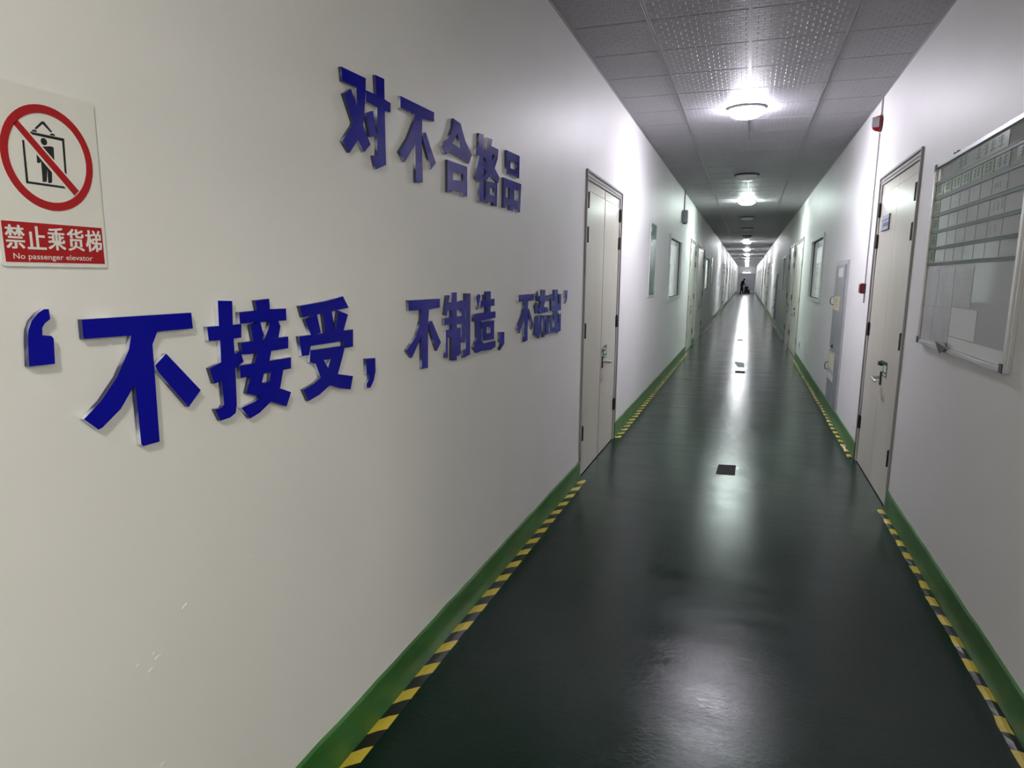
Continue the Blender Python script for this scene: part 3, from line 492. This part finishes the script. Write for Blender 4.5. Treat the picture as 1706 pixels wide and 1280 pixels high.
tape(1, 2.16, 5.2, .0135, .054, 'tape_right', 'crumpled yellow and black block tape on the floor below the notice board', 1.6)
tape(1, 6.68, 14.8, .0135, .056, 'tape_right', 'worn block tape on the floor below the grey fire cabinet', 1.6)
tape(1, 19.55, 36.3, .0135, .07, 'tape_right', 'dusty floor tape farther down along the right wall', 1.2)

# ------------------------------------------------------------------ floor plates
def plate(pts, m, lab, n='floor_plate'):
    mb = MB(); z1 = .003; q = len(pts); mb.add([(x, y, .0004) for x, y in pts]+[(x, y, z1) for x, y in pts], [tuple(range(q, 2*q)), tuple(range(q-1, -1, -1))]+[(i, (i+1) % q, (i+1) % q+q, i+q) for i in range(q)])
    return tag(mb.build(n, m), lab, 'floor plate', 'dark plates stuck on the floor')
plate([(-.148, 5.695), (.006, 5.72), (.012, 6.03), (-.138, 6.0)], 'patch', 'nearest dark rectangular plate on the glossy green floor')
plate([(-.10, 12.22), (.068, 12.20), (.062, 12.50), (-.10, 12.53)], 'patch', 'dark plate on the floor just in front of the worn speckled one')
plate([(-.125, 13.95), (-.13, 13.72), (-.06, 13.05), (.055, 13.02), (.055, 13.72), (.0, 13.85)], 'patch_worn', 'worn speckled patch on the floor, mostly rubbed off')
plate([(-.14, 18.8), (.0, 18.8), (.0, 19.15), (-.14, 19.15)], 'patch', 'farthest small dark plate on the floor')

# ------------------------------------------------------------------ right wall: notice board
Y0, Y1, Z0, Z1 = 3.215, 4.695, 1.272, 2.332; R = 1
nb = thing('notice_board', 'large aluminium framed notice board with green cards and papers', 'notice board', (XR, (Y0+Y1)/2, Z0))
MB().wbox(R, .001, .018, Y0+.004, Y1-.004, Z0+.004, Z1-.004).build('panel', 'board', nb)
mb = MB(); f = .022
for q in ((Y0, Y0+f, Z0, Z1), (Y1-f, Y1, Z0, Z1), (Y0+f, Y1-f, Z0, Z0+f), (Y0+f, Y1-f, Z1-f, Z1)): mb.wbox(R, .0185, .032, *q)
mb.wbox(R, .0005, .0185, Y0, Y0+.0035, Z0, Z1).wbox(R, .0005, .0185, Y1-.0035, Y1, Z0, Z1).wbox(R, .0005, .0185, Y0+.0035, Y1-.0035, Z1-.0035, Z1).wbox(R, .0005, .0185, Y0+.0035, Y1-.0035, Z0, Z0+.0035)
mb.build('frame', 'alu', nb, bevel=.003)
for y, z in ((Y0, Z0), (Y1-.04, Z0), (Y0, Z1-.04), (Y1-.04, Z1-.04)):
    MB().wbox(R, .0322, .036, y, y+.04, z, z+.04).build('corner_cap', 'plate_dark', nb, bevel=.003)
for y in (4.36, 4.30): MB().wbox(R, .004, .02, y, y+.02, Z1+.0005, Z1+.018).build('hanging_clip', 'dark', nb)
rows = [2.22, 2.129, 2.032, 1.936, 1.840, 1.748]
for z in rows:
    rl = MB().wbox(R, .0183, .023, Y0+f+.002, Y1-f-.002, z-.011, z+.005).build('rail', 'rail', nb)
    MB().wbox(R, .0232, .025, Y0+f+.002, Y1-f-.002, z+.0052, z+.009).build('rail_lip', 'rail_light', rl)
cols = [4.66, 4.505, 4.34, 4.17, 4.01, 3.84, 3.675, 3.48, 3.40]
ink = random.Random(11)
def scribble(parent, y0, y1, z0, z1, n, d, m='ink', name='printed_character'):
    """illegible print: rows of short strokes standing in for characters too small to read"""
    w = (y1-y0)/n
    for k in range(n):
        a = y0+w*k+w*.12; mb = MB()
        for q in range(3):
            zz = z0+(z1-z0)*(.04+.34*q+ink.uniform(0, .16)); mb.wbox(R, d, d+.0006, a, a+w*ink.uniform(.55, .75), zz, zz+(z1-z0)*.12)
        yy = a+w*ink.uniform(.1, .4); mb.wbox(R, d, d+.0006, yy, yy+w*.14, z0, z1); mb.build(name, m, parent)
tb = MB().wbox(R, .0183, .0205, 3.52, 4.33, 2.232, 2.303).build('title_card', 'card', nb)
scribble(tb, 3.58, 3.98, 2.243, 2.295, 4, .0207); scribble(tb, 4.10, 4.26, 2.243, 2.295, 2, .0207)
for a, b in zip(cols[1:], cols[:-1]):
    if a < 3.45: a, b = 3.25, 3.405
    c = MB().wbox(R, .0183, .0203, a+.004, b-.004, 2.144, 2.207).build('heading_card', 'card', nb)
    scribble(c, a+.03, b-.03, 2.155, 2.198, 2, .0205)
for z in rows[2:]:
    c = MB().wbox(R, .0183, .0203, 4.545, 4.665, z+.012, z+.083).build('row_card', 'card', nb)
    scribble(c, 4.565, 4.645, z+.024, z+.07, 2, .0205)
for z in rows[2:]:
    for y in cols[2:8]: MB().wbox(R, .0182, .0188, y-.0015, y+.0015, z+.006, z+.084).build('grid_line', 'rail', nb)
for q in ((3.50, 3.655, 1.965, 2.005, 3), (3.55, 3.66, 1.865, 1.905, 2), (3.56, 3.66, 2.065, 2.09, 3)): scribble(nb, *q, .0183, 'paper_line', 'handwritten_character')
def sheet(a, b, z0, z1, m, lab, lines=True, d=.0186, curl=False):
    vs, fs = [], []; n = 6
    for i in range(n+1):
        for k in range(3):
            u = i/n; w = k/2; lift = .0012*math.sin(u*3.14)+(.004*max(0, u-.6)*(1-w) if curl else 0)
            vs.append((wx(R, d+.0004+lift), b+(a-b)*u, z0+(z1-z0)*w))
    for i in range(n):
        for k in range(2): fs.append((i*3+k, i*3+k+1, i*3+k+4, i*3+k+3))
    o = MB().add(vs, fs).build('paper_sheet', m); o.modifiers.new('thick', 'SOLIDIFY').thickness = .0004
    tag(o, lab, 'paper', 'paper sheets on the notice board')
    if lines:
        mb = MB(); w = b-a
        for k in range(5):
            zz = z1-(z1-z0)*(.15+.16*k); mb.wbox(R, d+.0024, d+.0027, a+w*.1, a+w*ink.uniform(.5, .9), zz-.002, zz)
        mb.wbox(R, d+.0024, d+.0027, a+w*.1, a+w*.9, z0+(z1-z0)*.3, z0+(z1-z0)*.305); ln = mb.build('print', 'paper_line'); ln.parent = o
    return o
sheet(4.402, 4.668, 1.506, 1.722, 'paper', 'printed sheet at the door end of the notice board, upper row')
sheet(4.095, 4.397, 1.506, 1.722, 'paper', 'printed sheet in the middle of the upper paper row on the board')
sheet(3.785, 4.088, 1.520, 1.724, 'paper', 'printed sheet nearest the camera in the upper paper row')
sheet(4.44, 4.668, 1.304, 1.500, 'paper', 'printed sheet low in the door end corner of the notice board')
sheet(4.092, 4.436, 1.306, 1.500, 'paper', 'printed sheet on the lower row with a curling corner', True, .0186, True)
fc_ = MB(); xd = wx(R, .034)
fc_.add([(wx(R, .0325), 4.27, 1.315), (wx(R, .0325), 4.10, 1.318), (wx(R, .045), 3.99, 1.302), (wx(R, .040), 4.13, 1.258), (wx(R, .0335), 4.27, 1.314), (wx(R, .0335), 4.10, 1.317), (wx(R, .046), 3.99, 1.301), (wx(R, .041), 4.13, 1.257)], [(0, 1, 2, 3), (7, 6, 5, 4), (0, 1, 5, 4), (1, 2, 6, 5), (2, 3, 7, 6), (3, 0, 4, 7)])
tag(fc_.build('folded_card', 'folded'), 'dark folded card sticking out over the lower frame of the notice board', 'card')
sheet(3.665, 4.086, 1.362, 1.512, 'paper_white', 'white sheet standing in for a bright reflection low on the notice board', False)  # bright reflection on the board, drawn as a white sheet
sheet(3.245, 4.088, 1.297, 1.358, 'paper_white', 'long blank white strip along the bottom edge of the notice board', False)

# ------------------------------------------------------------------ right wall: alarm, call point, cable
al = thing('fire_alarm_sounder', 'small red fire alarm strobe high above the double door', 'alarm', (XR, 6.93, 3.04))
MB().lathe((XR-.0005, 6.93, 3.04), [(.058, 0), (.06, -.012), (.06, -.02)], 28, 'x', (1, 1.25)).build('back_plate', 'red_dark', al, smooth=True)
MB().lathe((XR-.0208, 6.93, 3.04), [(.055, 0), (.05, -.03), (.036, -.052), (.012, -.06)], 28, 'x', (1, 1.25)).build('red_body', 'red', al, smooth=True)
MB().wbox(R, .03, .088, 6.865, 6.888, 3.0, 3.085).build('strobe_lens', 'clear', al, bevel=.006)
def cable(pts, lab, r=.006, n='cable'):
    return tag(MB().tube(pts, r, 8).build(n, 'cable', smooth=True), lab, 'cable', 'grey cables on the walls')
cable([(XR-.008, 6.945, ZC-.024), (XR-.008, 6.94, 3.118)], 'short grey cable from the ceiling down to the red alarm strobe', .0075)
cable([(XR-.008, 6.95, 2.962), (XR-.008, 6.955, 2.4), (XR-.008, 6.965, 1.622)], 'thin grey cable between the red alarm strobe and the red call point', .006)
cp = thing('fire_call_point', 'small square red call point on the wall beside the right double door', 'alarm button', (XR, 7.0, 1.53))
MB().wbox(R, .0005, .042, 6.945, 7.055, 1.525, 1.62).build('housing', 'red_dark', cp, bevel=.006)
MB().wbox(R, .0422, .05, 6.96, 7.04, 1.538, 1.606).build('front_cover', 'red', cp, bevel=.003)
cable([(XR-.008, 6.95, 1.523), (XR-.008, 6.955, 1.44)], 'short cable stub hanging under the red call point', .007)

# ------------------------------------------------------------------ right wall: fire cabinets
def cabinet(y, first):
    a, b, z0, z1 = y, y+.88, .158, 1.872
    t = thing('fire_hose_cabinet', 'tall grey steel fire cabinet with yellow labels on its two doors' if first else 'far tall grey steel cabinet beyond the second window on the right', 'cabinet', (XR, (a+b)/2, z0), 'tall steel cabinets on the right wall')
    MB().wbox(R, .0145, .022, a, b, z0, z1).wbox(R, .0005, .0145, a, b, z0+.01, z1).build('body', 'cab_frame', t, bevel=.004)
    for nm, q0, q1 in (('upper_door', .83, z1-.05), ('lower_door', z0+.02, .80)):
        d = MB().wbox(R, .0225, .036, a+.05, b-.03, q0, q1).build(nm, 'cab', t, bevel=.003)
        zc = 1.40 if nm == 'upper_door' else .60
        MB().tube([(wx(R, .037), b-.06, zc+.05), (wx(R, .07), b-.06, zc+.04), (wx(R, .075), b-.055, zc), (wx(R, .07), b-.06, zc-.04), (wx(R, .037), b-.06, zc-.05)], .005, 8).build('pull_ring', 'hinge', d, smooth=True)
        if nm == 'upper_door':
            MB().wbox(R, .0362, .039, 8.72-8.12+a, 8.84-8.12+a, 1.685, 1.785).build('red_label', 'red', d)
            MB().wbox(R, .0362, .039, 8.30-8.12+a, 8.715-8.12+a, 1.685, 1.785).build('white_label', 'paper_white', d)
            lb = MB().wbox(R, .0362, .044, a+.29, a+.73, 1.30, 1.46).build('yellow_label', 'label_yellow', d)
            ms = MB()
            for k in range(4): ms.wbox(R, .0442, .0448, a+.36, a+.36+.06*(k+2), 1.33+.03*k, 1.337+.03*k)
            ms.build('print', 'paper_line', lb)
        else:
            fr_ = MB().wbox(R, .0362, .042, a+.27, a+.80, .545, .795).build('label_frame', 'cab_frame', d)
            MB().wbox(R, .0422, .046, a+.31, a+.70, .60, .775).build('yellow_label', 'label_yellow', fr_)
            MB().wbox(R, .0362, .038, a+.30, a+.80, .462, .54).build('white_label', 'paper_white', d)
    lk = MB().lathe((wx(R, .036), a+.55, .865), [(.02, 0), (.02, -.015), (.012, -.02)], 16, 'x').build('lock', 'hinge', t, smooth=True)
cabinet(8.12, True); cabinet(26.05, False)
so = thing('wall_socket', 'white socket low on the right wall near the green skirting', 'socket', (XR, 14.0, .38))
MB().wbox(R, .0005, .012, 13.88, 14.12, .31, .455).build('face_plate', 'switch', so, bevel=.004)
MB().wbox(R, .0122, .02, 13.94, 14.06, .35, .42).build('rocker', 'alu', so, bevel=.003)

# ------------------------------------------------------------------ left wall: posters, box
def poster(side, a, b, z0, z1, lab, m, n='notice_poster', grp=None):
    t = thing(n, lab, 'poster', (wx(side, 0), (a+b)/2, z0), grp); f = .022
    mb = MB()
    for q in ((a, a+f, z0, z1), (b-f, b, z0, z1), (a+f, b-f, z0, z0+f), (a+f, b-f, z1-f, z1)): mb.wbox(side, .0005, .014, *q)
    mb.build('frame', 'white_metal', t, bevel=.003)
    p = MB().wbox(side, .0005, .0115, a+f, b-f, z0+f, z1-f).build('printed_panel', m, t)
    mb = MB(); w = b-a
    mb.wbox(side, .0122, .0128, a+.07, a+w*.22, z1-.13, z1-.07); mb.wbox(side, .0122, .0128, a+w*.45, b-.09, z1-.222, z1-.21)
    mb.build('white_print', 'paper_white', p)
    return t
poster(-1, 8.72, 9.30, 1.405, 2.375, 'tall green poster in a white frame between the near door and window', 'poster')
poster(-1, 24.4, 25.2, 1.41, 2.39, 'narrow framed green notice past the second window on the left wall', 'poster')
poster(-1, 31.3, 32.5, 1.33, 2.32, 'distant pale framed notice far down the left wall', 'board')
poster(1, 32.2, 33.2, 1.33, 2.36, 'distant pale framed notice far down the right wall', 'board')
bx = thing('wall_box', 'small grey box hanging below the ceiling on the left wall', 'box', (XL, 12.95, 2.66))
MB().wbox(-1, .0005, .10, 12.86, 13.04, 2.675, 2.90).build('housing', 'cab', bx, bevel=.008)
MB().wbox(-1, .02, .08, 12.89, 13.01, 2.655, 2.6745).build('lower_cap', 'hinge', bx)
cable([(XL+.03, 12.95, ZC-.024), (XL+.03, 12.95, 2.902)], 'grey cable from the ceiling to the small grey box', .012)

# ------------------------------------------------------------------ end of the corridor: person with a machine
PY = 80.0; PX = -.42
def skin(name, verts, edges, radii, m, parent, root=0, lv=2):
    me = bpy.data.meshes.new(name); L0 = wloc(parent); me.from_pydata([(x-L0.x, y-L0.y, z-L0.z) for x, y, z in verts], edges, [])
    o = bpy.data.objects.new(name, me); COL.objects.link(o); me.materials.append(MT[m])
    o.modifiers.new('skin', 'SKIN'); 
    for i, sv in enumerate(me.skin_vertices[0].data):
        q = radii[i]; sv.radius = q if isinstance(q, tuple) else (q, q); sv.use_root = (i == root)
    sd = o.modifiers.new('sub', 'SUBSURF'); sd.levels = lv; sd.render_levels = lv
    o.parent = parent; WLOC[o.name] = L0.copy(); return o
pe = thing('person', 'person in dark clothes bending over a cart at the corridor end', 'person', (PX, PY, 0))
V = [(-.10, 0, .93), (-.09, 0, 1.08), (-.03, 0, 1.26), (.03, 0, 1.42), (.08, 0, 1.50), (.12, 0, 1.56), (.14, 0, 1.64), (.14, 0, 1.72)]
Rr_ = [(.19, .21), (.19, .20), (.20, .23), (.17, .22), (.10, .11), (.11, .10), (.125, .12), (.09, .09)]
E_ = [(i, i+1) for i in range(7)]
for sy in (-1, 1):
    b0 = len(V); V += [(.05, sy*.19, 1.40), (.10, sy*.23, 1.13), (.25, sy*.19, 1.00), (.30, sy*.18, .985)]; Rr_ += [.095, .075, .055, .045]
    E_ += [(3, b0), (b0, b0+1), (b0+1, b0+2), (b0+2, b0+3)]
    for q in range(4):
        f0 = len(V); V += [(.345, sy*(.15+.022*q), .99), (.378, sy*(.15+.022*q), .978), (.375, sy*(.15+.022*q), .95)]; Rr_ += [.011, .010, .009]; E_ += [(b0+3, f0), (f0, f0+1), (f0+1, f0+2)]
    f0 = len(V); V += [(.32, sy*.13, .965), (.35, sy*.115, .95)]; Rr_ += [.011, .010]; E_ += [(b0+3, f0), (f0, f0+1)]
    h0 = len(V); fx = .05 if sy < 0 else -.22
    V += [(-.10, sy*.10, .86), ((fx-.1)/2+.03, sy*.11, .50), (fx, sy*.11, .11), (fx+.03, sy*.11, .045), (fx+.16, sy*.12, .035)]; Rr_ += [.15, .11, .08, .06, .05]
    E_ += [(0, h0), (h0, h0+1), (h0+1, h0+2), (h0+2, h0+3), (h0+3, h0+4)]
Vw = [(PX+x, PY+y, z) for x, y, z in V]
skin('body', Vw, E_, Rr_, 'black_cloth', pe)
hd = MB()
for k in range(1): hd.lathe((PX+.135, PY, 1.640), [(.02, .115), (.075, .09), (.098, .04), (.1, -.01), (.088, -.05)], 16)
hd.build('hair', 'hair', pe, smooth=True)
fc = MB(); fc.box(PX+.215, PX+.25, PY-.012, PY+.012, 1.58, 1.625); fc.build('nose', 'skin', pe, bevel=.006)
ct = thing('floor_cleaning_cart', 'low black wheeled cart being pushed by the person at the corridor end', 'cart', (PX+.46, PY, 0))
cx = PX+.46
MB().box(cx-.28, cx+.34, PY-.26, PY+.26, .13, .47).build('lower_body', 'cart', ct, bevel=.05)
MB().box(cx-.26, cx+.16, PY-.22, PY+.22, .471, .86).build('tank', 'cart', ct, bevel=.05)
MB().tube([(cx-.18, PY-.17, .82), (cx-.16, PY-.2, .93), (cx-.155, PY-.1, .955), (cx-.155, PY+.1, .955), (cx-.16, PY+.2, .93), (cx-.18, PY+.17, .82)], .014, 10).build('push_handle', 'cart', ct, smooth=True)
for dx in (-.17, .2):
    for sy in (-1, 1): MB().lathe((cx+dx, PY+sy*.2-.02, .075), [(.04, -.001), (.075, .004), (.075, .036), (.04, .041)], 20, 'y').build('wheel', 'rubber', ct, smooth=True)
MB().box(cx-.30, cx+.36, PY-.22, PY+.22, .02, .10).build('brush_deck', 'rubber', ct, bevel=.02)
tl = thing('tube_lamp', 'short lit tube lamp on the wall above the far shutter', 'lamp', (-.1, Y_FAR, 2.50))
MB().box(-.6, .4, Y_FAR-.06, Y_FAR-.001, 2.50, 2.54).build('batten', 'white_metal', tl)
MB().tube([(-.55, Y_FAR-.085, 2.48), (.35, Y_FAR-.085, 2.48)], .018, 12).build('tube', emit('lit tube', (.95, .97, 1), 25.0), tl)
MB().box(-.58, -.551, Y_FAR-.105, Y_FAR-.0605, 2.455, 2.525).box(.351, .38, Y_FAR-.105, Y_FAR-.0605, 2.455, 2.525).build('end_caps', 'white_metal', tl)
